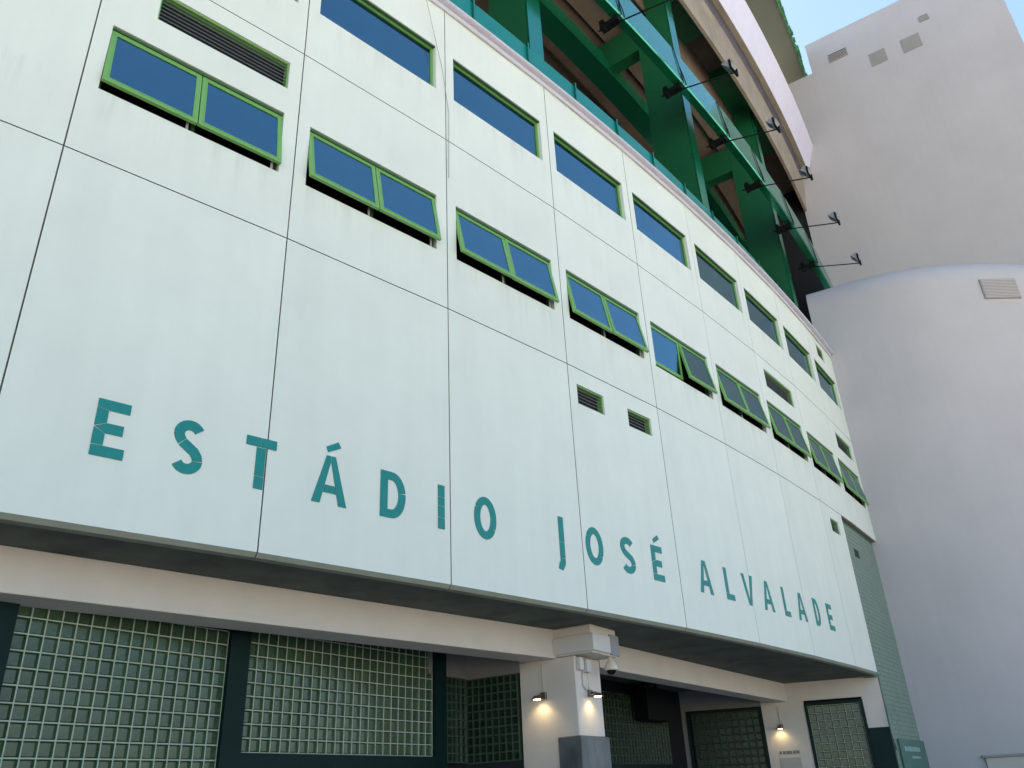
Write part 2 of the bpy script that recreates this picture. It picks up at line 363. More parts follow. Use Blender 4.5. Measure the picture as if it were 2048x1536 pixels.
for i in range(int(UL), 9):
    F = bay_frame(i)
    a, b = (G if i <= 4 else .004), (W-G if i < 4 else W-.004)
    if i == 8: b = W*1.05
    # row A (lettering), row B, row C
    if i <= 7:
        bA = b if i < 7 else 0.65*W
        build(panel(a, bA, Z0+.035, Z1-G, vents_A.get(i, [])), 'wall_panel', F, stadium)
        e = MB(); e.faces([(a,.002,Z0+.035),(bA,.002,Z0+.035),(bA,.045,Z0-.012),(a,.045,Z0-.012),(a,.16,Z0-.012),(bA,.16,Z0-.012),(bA,.16,Z0+.034),(a,.16,Z0+.034)],
                           [(0,1,2,3),(3,2,5,4),(4,5,6,7),(7,6,1,0),(0,3,4,7),(1,6,5,2)], 'panel_edge')
        build(e, 'drip_edge', F, stadium)
    hb = [LW]; hc = [UW]
    if ('B', i) in vents: hb.append(vents[('B', i)])
    if i == 0: hc = []
    if i < 0: hb, hc = [], []                            # blank panels at the left edge of the photograph
    if ('C', i) in vents: hc.append(vents[('C', i)])
    build(panel(a, b, Z1+G, Z2-G, hb), 'wall_panel', F, stadium)
    build(panel(a, b, Z2+G, Z3, hc), 'wall_panel', F, stadium)
    for k in ('B', 'C'):
        if (k, i) in vents: vent(vents[(k, i)], F, stadium, True)
    for o in vents_A.get(i, []): vent(o, F, stadium, False)
    # lower, top-hung windows
    if i < 0: continue
    wv = link('window', FIX_L, F, stadium)
    for k, th in enumerate(tilt.get(i, (9, 9))):
        th = math.radians(th + (rng.uniform(-.5, .5) if th else 0))
        x = WX0+.006 + k*(SW+.012)
        Ts = F @ loc((x, 0.040, LW[3]-.044)) @ Matrix.Rotation(-th, 4, 'X')
        link('sash', SASH, Ts, wv); link('pane', PANE_L, Ts, wv)
        if th:
            link('stay', STAY, F @ loc((x+SW-.10, 0.02, LW[2]+.17)), wv)
    if UW in hc:
        wv = link('window', FIX_U, F, stadium); link('pane', PANE_U, F, wv)

# joints' backing, dark rooms, floors
mb = MB()
sweep(mb, [(-.040, Z1-.0074), (-.040, Z1+.0074), (-.21, Z1+.0074), (-.21, Z1-.0074)], UL, UR, 'joint')
sweep(mb, [(-.040, Z2-.0074), (-.040, Z2+.0074), (-.21, Z2+.0074), (-.21, Z2-.0074)], UL, UR, 'joint')
for i in range(int(UL), 10):
    z0 = Z0 if i <= 7 else Z1
    F = bay_frame(i); g_ = .0072 if i < 5 else .0034; mb.box(-g_, g_, .030, .20, z0+.02, Z3-.02, 'joint' if i < 5 else 'panel', T=F)
build(mb, 'joint_backing', None, stadium)
sweep_in = MB()
sweep(sweep_in, [(-1.4, Z0+.2), (-1.4, Z3-.2), (-1.6, Z3-.2), (-1.6, Z0+.2)], UL, UR, 'dark', step=1)
build(sweep_in, 'inner_wall', None, stadium)
for nm, za, zb in (('floor_slab', Z1-.25, Z1-.06), ('floor_slab', Z2-.25, Z2-.06)):
    ringpart(nm, [(-.22, za), (-.22, zb), (-1.39, zb), (-1.39, za)], UL, UR, 'dark', stadium, step=1)
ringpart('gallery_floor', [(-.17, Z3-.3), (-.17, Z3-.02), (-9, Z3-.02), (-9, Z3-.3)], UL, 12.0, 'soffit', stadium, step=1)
# end wall of the rooms, hidden behind the tower
mb = MB(); F = uframe(9.05); mb.box(0, .1, .16, 9, Z0+.21, Z3-.31, 'dark', T=F); build(mb, 'end_partition', None, stadium)
# coping
ringpart('coping', [(.13, Z3+.055), (.15, Z3+.065), (.15, Z3+.10), (-.30, Z3+.12), (-.30, Z3+.055)], UL, UR+.12, 'coping', stadium)
ringpart('coping_flashing', [(.04, Z3-.05), (.04, Z3+.053), (-.28, Z3+.053), (-.28, Z3+.01), (.006, Z3+.005), (.006, Z3-.05)], UL, UR+.12, 'coping', stadium)
# soffit over the pavement
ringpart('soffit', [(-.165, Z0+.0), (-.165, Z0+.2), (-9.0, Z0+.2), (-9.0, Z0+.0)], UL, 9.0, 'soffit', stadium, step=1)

# --- gallery: parapet, columns, ring beams, rakers, terrace
ringpart('parapet', [(-.62, Z3-.02), (-.62, 16.25), (-.68, 16.25), (-.68, Z3-.02)], UL, 9.9, 'teal_sheet', stadium)
pr = MB(); pr.box(-.02, .02, -.05, -.001, -1.9, 0.06, 'green_gloss'); PR = pr.mesh('parapet_post')
k = 0
u = -3.7
while u < 9.8:
    link('parapet_post', PR, uframe(u, -.62, 16.25), stadium); u += 0.62
cm = MB(); cm.box(-.47, 0, 0, 1.15, 14.3, 25.1, 'green'); cm.box(-.47, 0, 0, .70, 25.1, 26.6, 'green'); cm.box(-.472, 0.002, -.06, -.001, 14.3, 26.6, 'green_gloss'); COLM = cm.mesh('column')
rk = MB(); rk.box(-.46, -.01, 1.16, 3.0, 23.9, 25.12, 'green'); RKM = rk.mesh('raker_beam')
rk2 = MB(); rk2.box(-.46, -.01, 1.16, 3.0, 0, .45, 'green'); RK2 = rk2.mesh('bracing_beam')
for uc in (-2.55, .45, 3.45, 6.42, 9.45):
    F = uframe(uc, -.9); link('column', COLM, F, stadium); link('raker_beam', RKM, F, stadium)
ringpart('ring_beam', [(-3.25, 23.75), (-3.25, 24.4), (-3.95, 24.4), (-3.95, 23.75)], UL, 12.0, 'green_gloss', stadium)
prof = [(-.29, 19.55), (-.075, 19.55), (-.045, 19.585), (-.16, 20.96), (-.20, 21.0), (-.41, 21.0)]
ringpart('ring_beam', prof, UL, 12.0, 'green_gloss', stadium)
# stepped underside of the upper terrace
mb = MB(); z = 25.2; dr = -.62; pts = [(-.62, 27.9)]
prof = [(-.62, 27.1), (-1.6, 27.1), (-1.6, 25.25)]
dr, z = -1.6, 25.25
for k in range(11):
    prof += [(dr, z+.16), (dr-.85, z+.02)]; dr -= .85; z += .02
prof += [(dr, 28.0), (-.62, 28.0)]
ringpart('terrace_slab', prof, UL, 12.0, 'terrace', stadium)
for ua, ub in ((-.8, 1.5), (2.2, 4.5), (5.2, 7.5), (8.4, 10.5)):
    ringpart('soffit_panel', [(-.63, 26.6), (-.63, 27.09), (-1.59, 27.09), (-1.59, 26.6)], ua, ub, 'green', stadium)
ringpart('gallery_back_wall', [(-9.2, Z3-.3), (-9.2, 28), (-9.4, 28), (-9.4, Z3-.3)], UL, 12.0, 'dark', stadium, step=1)
ringpart('edge_beam', [(-.5, 25.75), (-.33, 27.25), (-.615, 27.25), (-.615, 25.75)], UL, 12.0, 'beige', stadium)
ringpart('fascia', [(.01, 27.75), (.50, 29.25), (-.3, 29.25), (-.61, 28.2), (-.61, 27.95), (-.21, 27.95), (-.21, 27.75)], UL, 12.0, 'fascia', stadium)
ringpart('fascia_lip', [(.0, 27.71), (.0, 27.748), (-.205, 27.748), (-.205, 27.71)], UL, 12.0, 'beige', stadium)
# canopy with the ragged green rim
ringpart('canopy', [(.92, 34.6), (.92, 34.9), (-14, 36.5), (-14, 36.2)], UL, 18, 'canopy', stadium, step=.5)
ringpart('upper_stand_wall', [(-6, 29.2), (-6, 35.3), (-6.2, 35.3), (-6.2, 29.2)], UL, 12.0, 'canopy', stadium, step=.5)
ringpart('upper_deck', [(-.3, 29.15), (-.3, 29.26), (-6.0, 29.26), (-6.0, 29.15)], UL, 12.0, 'beige', stadium, step=.5)
rm = MB(); rr = random.Random(5); u = UL
while u < 17.5:
    F = uframe(u, .925); L = rr.uniform(.10, .26); h = rr.uniform(.34, .52); d = rr.uniform(.03, .10); zz = 34.5+rr.uniform(-.03, .08)
    rm.box(0, L, -d, -.002, zz, zz+h, 'rim', T=F)
    if rr.random() < .6: rm.box(L*.2, L*.8, -d-.08, -d+.02, zz+h*.2, zz+h*rr.uniform(.7, 1.1), 'rim', T=F)
    u += (L-.02)/W
stuff(build(rm, 'canopy_rim', None, stadium))
# dark end wall of the gallery
mb = MB(); F = uframe(12.03); mb.box(0, .2, .05, 9.4, Z3, 28.0, 'dark', T=F); build(mb, 'gallery_end_wall', None, stadium)

# ================================================================== LETTERING
lettering = thing('wall_lettering', 'row of teal stencil jointed letters spread across the lower white wall panels', 'lettering', bay_frame(2) @ loc((0, 0, 4.71)))
ST = 0.110
def band(path, wd):
    """polyline -> polygon strip (list of quads) in 2-D"""
    qs = []; n = len(path); off = []
    for i, (x, z) in enumerate(path):
        a = path[max(i-1, 0)]; b = path[min(i+1, n-1)]; dx, dz = b[0]-a[0], b[1]-a[1]; L = math.hypot(dx, dz); off.append((-dz/L*wd/2, dx/L*wd/2))
    for i in range(n-1):
        p, q, o, r = path[i], path[i+1], off[i], off[i+1]
        qs.append([(p[0]+o[0], p[1]+o[1]), (q[0]+r[0], q[1]+r[1]), (q[0]-r[0], q[1]-r[1]), (p[0]-o[0], p[1]-o[1])])
    return qs
def arc(cx, cz, rx, rz, a0, a1, n=8):
    return [(cx+rx*math.cos(math.radians(a0+(a1-a0)*i/n)), cz+rz*math.sin(math.radians(a0+(a1-a0)*i/n))) for i in range(n+1)]
def letter_polys(ch, w_, h):
    s = ST; g = .006; P = []
    R_ = lambda x0, x1, z0, z1: P.append([(x0, z0), (x1, z0), (x1, z1), (x0, z1)])
    if ch == 'E':
        P.append([(0, h-s*.75), (0, h), (w_, h), (w_, h-s), (s, h-s)])
        P.append([(0, h/2+.006), (0, h-s*.75-g), (s, h-s-g), (s, h/2+s*.48+.003)])
        P.append([(.008, h/2), (s+g, h/2+s*.48), (w_*.88, h/2+s*.48), (w_*.88, h/2-s*.5), (s+g, h/2-s*.5)])
        P.append([(0, s+g), (s, s+g), (s, h/2-s*.5-.003), (0, h/2-.006)])
        P.append([(0, 0), (w_, 0), (w_, s), (s, s), (0, s-.002)])
    elif ch == 'L':
        R_(0, s, s+g, h); R_(0, w_, 0, s)
    elif ch == 'T':
        P.append([(0, h-s), (0, h), (w_/2-g, h), (w_/2-g, h-s)]); R_(w_/2, w_, h-s, h)
        R_(w_/2-s/2, w_/2+s/2, h*.235+g, h-s-g*1.3); R_(w_/2-s/2, w_/2+s/2, 0, h*.235)
    elif ch == 'I':
        zs = [0, h*.26, h*.52, h*.72, h]
        for a, b in zip(zs[:-1], zs[1:]): R_(0, s, a+g*.5, b-g*.5)
    elif ch == 'A':
        hs = s*.52; m = w_/2
        P.append([(0, 0), (s*1.0, 0), (m-.002+.02, h), (m-s*.62, h)]); P[-1] = [(0, 0), (s, 0), (m-.004, h*.86), (m-.004, h), (m-s*.55, h)]
        P.append([(w_, 0), (w_-s, 0), (m+.004, h*.86), (m+.004, h), (m+s*.55, h)])
        zb, zt = h*.23, h*.23+s*.85; f = lambda z: s+(m-.004-s)*(z/(h*.86))
        P.append([(f(zb)+g, zb), (w_-f(zb)-g, zb), (w_-f(zt)-g, zt), (f(zt)+g, zt)])
    elif ch == 'V':
        m = w_/2
        P.append([(0, h), (s, h), (m-.003, h*.16), (m-.003, 0), (m-s*.5, 0)]); P.append([(w_, h), (w_-s, h), (m+.003, h*.16), (m+.003, 0), (m+s*.5, 0)])
    elif ch in 'OD':
        if ch == 'O':
            r = w_/2-s/2; rz = h/2-s/2
            for a0, a1 in ((-32, 148), (149.5, 326.5)): P += band(arc(w_/2, h/2, r, rz, a0, a1, 16), s)
        else:
            R_(0, s, s*.9, h-s*.9)
            P.append([(0, 0), (0, s*.9-g), (s*.7, s*.95), (w_*.45, s), (w_*.45, 0)]); P.append([(0, h), (0, h-s*.9+g), (s*.7, h-s*.95), (w_*.45, h-s), (w_*.45, h)])
            rx = w_*.55-s/2; rz = h/2-s/2
            P += band(arc(w_*.45, h/2, rx, rz, 90, 10, 8), s); P += band(arc(w_*.45, h/2, rx, rz, 8.5, -90, 8), s)
    elif ch == 'S':
        r = w_/2-s/2; rz = h*.27-s/2; zt = h-s/2-rz; zb = s/2+rz
        path = arc(w_/2, zt, r, rz, 28, 185, 10)
        mid = [(s/2+.012, zt-.045), (s/2+.045, h*.575), (w_*.5, h*.5), (w_-s/2-.045, h*.425), (w_-s/2-.012, zb+.045)]
        path += mid; low = arc(w_/2, zb, r, rz, -5, -152, 10)
        path += low; full = band(path, s)
        cuts = (11, 15)
        for k, q in enumerate(full):
            if k in cuts:                       # hairline joints between the vinyl pieces
                q = [q[0], (q[0][0]*.12+q[1][0]*.88, q[0][1]*.12+q[1][1]*.88), (q[3][0]*.12+q[2][0]*.88, q[3][1]*.12+q[2][1]*.88), q[3]]
            P.append(q)
    elif ch == 'J':
        x = w_-s
        R_(x, w_, h*.50+g, h); R_(x, w_, h*.20+g, h*.50)
        P += band([(x+s/2, h*.20), (x+s/2-.004, h*.10), (x+s/2-.03, h*.035), (x-.035, .045)], s)
    return P
def add_letter(ch, u0, u1, z0=4.712, z1=5.303, acc=None):
    i = int(math.floor((u0+u1)/2 if ch != 'T' else u0)); x0 = (u0-i)*W; w_ = (u1-u0)*W; h = z1-z0
    mb = MB()
    polys = letter_polys(ch, w_, h)
    if acc:
        aw, ah = (acc[1]-acc[0])*W, acc[3]-acc[2]; ax_, az_ = (acc[0]-u0)*W, acc[2]-z0
        polys.append([(ax_, az_+.42*ah), (ax_+.78*aw, az_+ah), (ax_+aw, az_+.58*ah), (ax_+.13*aw, az_)])
    for p in polys:
        k = len(p); vs_ = [(x, -.007, z) for x, z in p]+[(x, -.002, z) for x, z in p]
        mb.faces(vs_, [tuple(range(k)), tuple(range(2*k-1, k-1, -1))]+[(j, (j+1) % k, k+(j+1) % k, k+j) for j in range(k)], 'letter')
    o = build(mb, 'letter', bay_frame(i) @ loc((x0, 0, z0)), lettering)
add_letter('E', .317, .436); add_letter('S', .607, .733); add_letter('T', .905, 1.042)
add_letter('A', 1.222, 1.40, acc=(1.282, 1.360, 5.340, 5.500)); add_letter('D', 1.579, 1.724); add_letter('I', 1.920, 1.9605); add_letter('O', 2.158, 2.314)
add_letter('J', 2.765, 2.842, z0=4.545, z1=5.32); add_letter('O', 3.03, 3.193); add_letter('S', 3.368, 3.51); add_letter('E', 3.695, 3.817, acc=(3.728, 3.802, 5.345, 5.500))
for ch, a, b in (('A', 4.247, 4.424), ('L', 4.608, 4.726), ('V', 4.872, 5.046), ('A', 5.192, 5.372), ('L', 5.557, 5.668), ('A', 5.826, 5.998), ('D', 6.19, 6.318), ('E', 6.508, 6.642)):
    add_letter(ch, a, b)

# ================================================================== GROUND FLOOR
t1 = Vector((.54, .842, 0)).normalized(); n1 = Vector((-.842, .54, 0)).normalized()
def gp(t, D, z=0.0): return Vector((t1.x*t+n1.x*D, t1.y*t+n1.y*D, z))
def gframe(t, D, z=0.0): return fr(gp(t, D, z), t1, n1)          # x right, y inwards

# fascia beams under the overhang
def beam(name, label, A, B, depth):
    A = Vector((A[0], A[1], 0)); B = Vector((B[0], B[1], 0)); d = (B-A).normalized(); F = fr(A, d, Vector((-d.y, d.x, 0)))
    mb = MB(); L = (B-A).length
    mb.box(0, L, 0, depth, 3.56, 3.998, 'cream', bev=.006); o = build(mb, name, F); tag(o, label, 'beam'); return o
dA = Vector((.404+4.939, 13.423-7.621, 0)).normalized(); A0 = Vector((-4.939, 7.621, 0))-dA*6
beam('concrete_beam', 'long cream beam under the white wall, left of the grey footed pillar', A0, (.53, 13.56), .50)
beam('concrete_beam', 'cream beam under the white wall between the pillar and the end wall', (1.25, 14.72), (6.60, 22.70), .42)

BLK = {}
def glass_block_screen(label, F, cols, rows, pitch, z0, frame=(.0, .0, .0, .0), dim=False, joined=False, x0=0.0, group=None, skip=None):
    """F: x right, y inwards; grid of cols x rows blocks; frame = widths left,right,bottom,top of the steel frame"""
    root = thing('glass_block_screen', label, 'glass blocks', F @ loc((x0, 0, z0)), group)
    R0 = F @ loc((x0, 0, z0)); pz = pitch; wd, h = cols*pitch, rows*pz; j = .014
    mb = MB()
    mo = 'mortar_shaded' if dim else 'mortar'
    mb.box(0, wd, .05, .09, 0, h, mo)
    for c in range(cols+1): mb.box(c*pitch-j/2, c*pitch+j/2, .004, .05, 0, h, mo)
    for r in range(rows+1): mb.box(0, wd, .006, .05, r*pz-j/2, r*pz+j/2, mo)
    build(mb, 'mortar_grid', R0, root)
    key = (pitch, dim)
    if key not in BLK:
        b = MB(); s = pitch-j; e = .014; q = .02
        vs_ = [(0,.0,0),(s,.0,0),(s,.0,s),(0,.0,s),(e,.030,e),(s-e,.030,e),(s-e,.030,s-e),(e,.030,s-e),(0,.05,0),(s,.05,0),(s,.05,s),(0,.05,s)]
        b.faces(vs_, [(0,1,5,4),(1,2,6,5),(2,3,7,6),(3,0,4,7),(4,5,6,7),(0,8,9,1),(1,9,10,2),(2,10,11,3),(3,11,8,0),(8,11,10,9)], 'block_shaded' if dim else 'block')
        BLK[key] = b.mesh('glass_block')
    if joined:
        jm = MB(); me = BLK[key]
        for c in range(cols):
            for r in range(rows):
                b0 = Vector((c*pitch+j/2, .008, r*pz+j/2)); jm.faces([v.co+b0 for v in me.vertices], [tuple(p.vertices) for p in me.polygons], 'block_shaded' if dim else 'block')
        stuff(build(jm, 'glass_blocks', R0, root))
    else:
        for c in range(cols):
            for r in range(rows): link('glass_block', BLK[key], R0 @ loc((c*pitch+j/2, .008, r*pz+j/2)), root)
    l_, r_, b_, t_ = frame
    fm = MB(); y0, y1 = -.05, .10
    if l_: fm.box(-l_-j/2, -j/2, y0, y1, -b_-j/2, h+t_+j/2, 'post')
    if r_: fm.box(wd+j/2, wd+r_+j/2, y0, y1, -b_-j/2, h+t_+j/2, 'post')
    if b_: fm.box(-j/2, wd+j/2, y0+.002, y1-.002, -b_-j/2, -j/2, 'post')
    if t_: fm.box(-j/2, wd+j/2, y0+.002, y1-.002, h+j/2, h+t_+j/2, 'post')
    if fm.v: build(fm, 'frame', R0, root)
    return root
D1 = 8.65; PT = .1606
glass_block_screen('tall pale jointed glass block screen at the left edge, beside the dark teal post', gframe(4.22, D1), 16, 18, PT, 3.62-18*PT, (.28, .0, .2, .0))
glass_block_screen('glass block screen standing on a dark teal rail, between two dark posts', gframe(7.10, D1), 23, 10, PT*.985, 2.265, (.30, .29, .19, .0))
mb = MB()
for k in range(3): mb.box(k*1.24+.01, k*1.24+1.23, 0, .06, 0.05, 2.06, 'post', bev=.006)
db = thing('door_panel_row', 'dark teal steel panels below the rail of the second glass block screen', 'steel panels', gframe(7.09, D1, 0))
pnl = MB(); pnl.box(.01, 1.215, 0, .06, .05, 2.06, 'post', bev=.006); me = pnl.mesh('steel_panel')
for k in range(3): link('steel_panel', me, gframe(7.09+k*1.225, D1, 0), db)
# solid wall behind the screens, so that no daylight leaks in
mb = MB(); mb.box(-12, 7.6, .12, .3, 0, 3.99, 'dark'); o = build(mb, 'back_wall', gframe(4.0, D1)); tag(o, 'dark backing wall close behind the left glass block screens', 'wall')
# recess beside the pillar
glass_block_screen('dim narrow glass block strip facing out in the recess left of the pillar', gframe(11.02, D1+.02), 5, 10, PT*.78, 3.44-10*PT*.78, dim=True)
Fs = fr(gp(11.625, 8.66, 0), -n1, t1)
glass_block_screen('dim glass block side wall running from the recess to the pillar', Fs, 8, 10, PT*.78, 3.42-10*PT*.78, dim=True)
mb = MB(); mb.box(-.35, .62, 0, .1, 3.45, 3.99, 'cream_shaded'); o = build(mb, 'lintel', gframe(11.0, D1+.0)); tag(o, 'short cream lintel in painted shade above the recess left of the pillar', 'lintel')
mb = MB(); mb.box(0.0, 1.1, 0, .1, 3.43, 3.99, 'cream_shaded'); o = build(mb, 'lintel', Fs @ loc((-.02, 0, 0))); tag(o, 'cream cross lintel in painted shade running inwards to the pillar head', 'lintel')

# pillar
pil = thing('pillar', 'cream square pillar with two lit wall lamps and a grey stone foot', 'pillar', fr((.744, 13.327, 0), t1, n1))
FP = fr((.744, 13.327, 0), t1, n1)
mb = MB(); mb.box(0, .80, 0, 1.02, 0, 3.57, 'cream', bev=.012); build(mb, 'shaft', FP, pil)
mb = MB(); mb.box(-.03, .80, -.34, 1.0, 3.575, 3.997, 'cream', bev=.01); build(mb, 'head', FP, pil)
mb = MB(); mb.box(-.06, .50, -.39, .33, 3.60, 3.86, 'box', bev=.008); build(mb, 'cover_box', FP, pil)
mb = MB(); mb.box(.54, .835, -.37, .3, 3.59, 3.90, 'metal', bev=.006); build(mb, 'side_box', FP, pil)
mb = MB(); mb.box(-.045, .845, -.045, .36, 0, 2.43, 'stone', bev=.012); build(mb, 'stone_foot', FP, pil)
mb = MB(); mb.box(.05, .17, -.07, -.001, 3.36, 3.55, 'box', bev=.006); mb.box(.22, .36, -.10, -.001, 3.34, 3.53, 'box', bev=.006); build(mb, 'cable_box', FP, pil)
mb = MB(); mb.tube([(.2, -.02, 3.34), (.2, -.02, 3.15), (.28, -.02, 3.08)], .012, 'pvc', 6); build(mb, 'cable', FP, pil)

# end wall and corner
EA = Vector((6.595, 22.701, 0)); te = Vector((.959, -.283, 0)).normalized(); ne = Vector((.283, .959, 0)).normalized()
FE = fr(EA, te, ne)
ew = thing('end_wall', 'cream end wall closing the overhang, with framed glass block openings', 'wall', FE)
mb = MB()
def wallcells(mb, x0, x1, z0, z1, holes, T, mt):
    xs = sorted({x0, x1, *[h[0] for h in holes], *[h[1] for h in holes]}); zs = sorted({z0, z1, *[h[2] for h in holes], *[h[3] for h in holes]})
    for i in range(len(xs)-1):
        for j in range(len(zs)-1):
            cx, cz = (xs[i]+xs[i+1])/2, (zs[j]+zs[j+1])/2
            if any(h[0] < cx < h[1] and h[2] < cz < h[3] for h in holes): continue
            mb.poly([(xs[i], 0, zs[j]), (xs[i+1], 0, zs[j]), (xs[i+1], 0, zs[j+1]), (xs[i], 0, zs[j+1])], mt)
    for a, b, c, d in holes:
        mb.poly([(a,0,c),(b,0,c),(b,T,c),(a,T,c)], mt); mb.poly([(a,0,d),(b,0,d),(b,T,d),(a,T,d)], mt)
        mb.poly([(a,0,c),(a,T,c),(a,T,d),(a,0,d)], mt); mb.poly([(b,0,c),(b,T,c),(b,T,d),(b,0,d)], mt)
HA, HB = (.40, 1.79, .3, 3.55), (-2.58, -.66, .3, 3.50)
wallcells(mb, -.655, 2.27, 0, 3.997, [HA], .12, 'cream'); mb.poly([(2.27, 0, 0), (2.27, 1.2, 0), (2.27, 1.2, 3.997), (2.27, 0, 3.997)], 'cream')
build(mb, 'wall', FE, ew)
mb = MB(); wallcells(mb, -2.75, -.656, 0, 3.997, [HB], .12, 'cream_shaded'); build(mb, 'inner_wall', FE, ew)  # inner stretch of the cream wall, deep shade painted into its colour
mb = MB(); mb.box(1.795, 2.275, -.03, .0, 0, 2.82, 'post', bev=.004); build(mb, 'dark_panel', FE, ew)
mb = MB(); mb.box(-3, 2.2, .25, .4, 0, 3.99, 'dark'); build(mb, 'backing', FE, ew)
glass_block_screen('black framed glass block window in the end wall, right of the corner lamp', FE @ loc((.48, .03, 0)), 7, 17, .176, .42, (.08, .08, .1, .07))
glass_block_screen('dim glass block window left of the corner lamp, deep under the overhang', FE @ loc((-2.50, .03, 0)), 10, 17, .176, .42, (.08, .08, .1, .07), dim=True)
# back wall of the right bay
D2 = 9.2
mb = MB(); mb.box(0, 11.0, .1, .3, 0, 3.99, 'dark'); mb.box(10.28, 10.62, -.12, .1, 0, 3.99, 'black'); o = build(mb, 'back_wall', gframe(11.7, D2)); tag(o, 'black recessed back wall of the bay right of the pillar', 'wall')
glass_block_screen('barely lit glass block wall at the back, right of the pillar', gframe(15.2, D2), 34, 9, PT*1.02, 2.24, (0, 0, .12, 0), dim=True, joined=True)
mb = MB(); mb.box(0, 1.2, 0, .35, 3.14, 3.84, 'black', bev=.01); hb_ = thing('hanging_box', 'black rectangular box hanging in the dark bay right of the pillar', 'box', gframe(18.75, D2-.45))
build(mb, 'housing', gframe(18.75, D2-.45), hb_)
mb = MB(); mb.box(.25, .3, .15, .2, 3.84, 3.995, 'black'); mb.box(.9, .95, .15, .2, 3.84, 3.995, 'black'); build(mb, 'hanger', gframe(18.75, D2-.45), hb_)

# green tiled wall at the right end
TU0, TUL, TU1 = 7.655, 7.84, 9.06
tw = thing('tiled_wall', 'green glazed tile wall between the white panels and the white tower', 'wall', loc(ring(8.3, -.12, 0)))
TH = 8.03
mb = MB(); sweep(mb, [(-.13, Z0-.03), (-.13, TH), (-.40, TH), (-.40, Z0-.03)], TU0, TU1, 'grout', step=.1); sweep(mb, [(-.13, 0), (-.13, Z0-.032), (-.36, Z0-.032), (-.36, 0)], TUL, TU1, 'grout', step=.1); build(mb, 'backing', None, tw)
tl = MB(); ph = .115; pwid = .24/W
for r in range(int(TH/ph)):
    z = .01+r*ph; u = (TU0 if z > Z0-.03 else TUL)+.004
    while u < TU1-.01:
        if not (7.985 < u+pwid/2 < 8.19 and 7.10 < z+ph/2 < 7.36):
            F = uframe(u, -.13); tl.box(0.003, min(.236, (TU1-u)*W-.01), -.012-.003*rr.random(), 0, z+.002, z+ph-.006, 'tile', T=F)
        u += pwid
stuff(build(tl, 'wall_tiles', None, tw))
mb = MB(); F = uframe(8.0, -.13); mb.box(.0, .48, -.012, -.002, 7.11, 7.36, 'black')
for k in range(4): mb.box(.01, .47, -.02, -.012, 7.13+k*.058, 7.145+k*.058, 'frame_dark')
build(mb, 'vent', F, tw)
mb = MB(); mb.tube([ring(7.80, -.09, 3.3), ring(7.80, -.09, 2.62), ring(7.83, -.09, 2.3)], .018, 'tile', 6); build(mb, 'downpipe', None, tw)
sg = thing('sign_board', 'small green sign board with pale lettering low on the tiled wall', 'sign', uframe(8.0, -.11, 1.7))
mb = MB(); F = uframe(7.98, -.105); mb.box(0, 2.7, -.022, -.006, 1.55, 2.56, 'sign'); build(mb, 'board', F, sg)
mb = MB(); rr2 = random.Random(2); x = .42
for k in range(11):
    w_ = rr2.uniform(.10, .18); mb.box(x, x+w_*.8, -.027, -.023, 2.28, 2.40-.02*(k % 2), 'sign_text'); x += w_
mb.box(1.0, 1.9, -.027, -.023, 2.12, 2.17, 'sign_text'); build(mb, 'sign_lettering', F, sg)

# ================================================================== WALL LAMPS
def wall_lamp(F, label, arm=True):
    """F: origin on the wall at lamp height, x right, y into the wall"""
    t = thing('wall_lamp', label, 'lamp', F, 'small wall lamps lit under the overhang')
    mb = MB(); mb.box(-.05, .05, -.05, 0, 0, .10, 'bronze', bev=.008); mb.tube([(0, -.05, .06), (-.02, -.13, .05), (-.03, -.17, .03)], .016, 'bronze', 8); build(mb, 'bracket', F, t)
    T = F @ loc((-.03, -.17, 0))
    mb = MB(); mb.lathe([(.001, .05), (.045, .045), (.075, .012), (.10, -.005), (.10, -.012), (.07, .008), (.04, .03), (.001, .035)], 'bronze', 18); build(mb, 'shade', T, t)
    mb = MB(); mb.lathe([(.001, .028), (.05, .02), (.062, .0), (.05, -.018), (.001, -.026)], 'bulb', 14); build(mb, 'bulb', T, t)
    mb = MB(); mb.tube([(.0, -.012, .10), (-.004, -.012, .30), (-.012, -.012, .52)], .009, 'pvc', 6); build(mb, 'conduit', F, t)
    ld = bpy.data.lights.new('lamp_light', 'SPOT'); ld.energy = 1.5; ld.color = (1.0, .76, .40); ld.shadow_soft_size = .05; ld.spot_size = math.radians(125); ld.spot_blend = .6
    lo = bpy.data.objects.new('lamp_light', ld); COL.objects.link(lo); lo.parent = t
    WM[lo] = T; lo.matrix_basis = F.inverted() @ T @ loc((0, .02, -.035)) @ Matrix.Rotation(math.radians(24), 4, 'X')
# pillar left face: its normal faces -t1; x to the right runs outwards (-n1)
wall_lamp(fr((.258, 13.634, 2.985), -n1, t1), 'small lit lamp on the broad left face of the pillar')
wall_lamp(fr((.946, 13.652, 2.99), t1, n1), 'small lit lamp on the narrow right face of the pillar')
wall_lamp(FE @ loc((-.245, 0, 2.94)), 'small lit lamp on the corner of the end wall between two block windows')

# security camera on the pillar head
Fc = FP @ loc((.62, -.30, 3.40))
sc_ = thing('security_camera', 'dome security camera hanging from the right side of the pillar head', 'camera', Fc)
mb = MB(); mb.lathe([(.001, .17), (.03, .17), (.035, .12), (.075, .09), (.10, .03), (.105, -.015), (.10, -.03), (.001, -.03)], 'cctv', 20); build(mb, 'housing', Fc, sc_)
mb = MB(); mb.lathe([(.07, -.03), (.068, -.06), (.045, -.09), (.001, -.10)], 'black', 16); build(mb, 'dome', Fc, sc_)
mb = MB(); mb.tube([(0, 0, .165), (0, .02, .20), (-.10, .22, .20)], .022, 'cctv', 8); build(mb, 'arm', Fc, sc_)
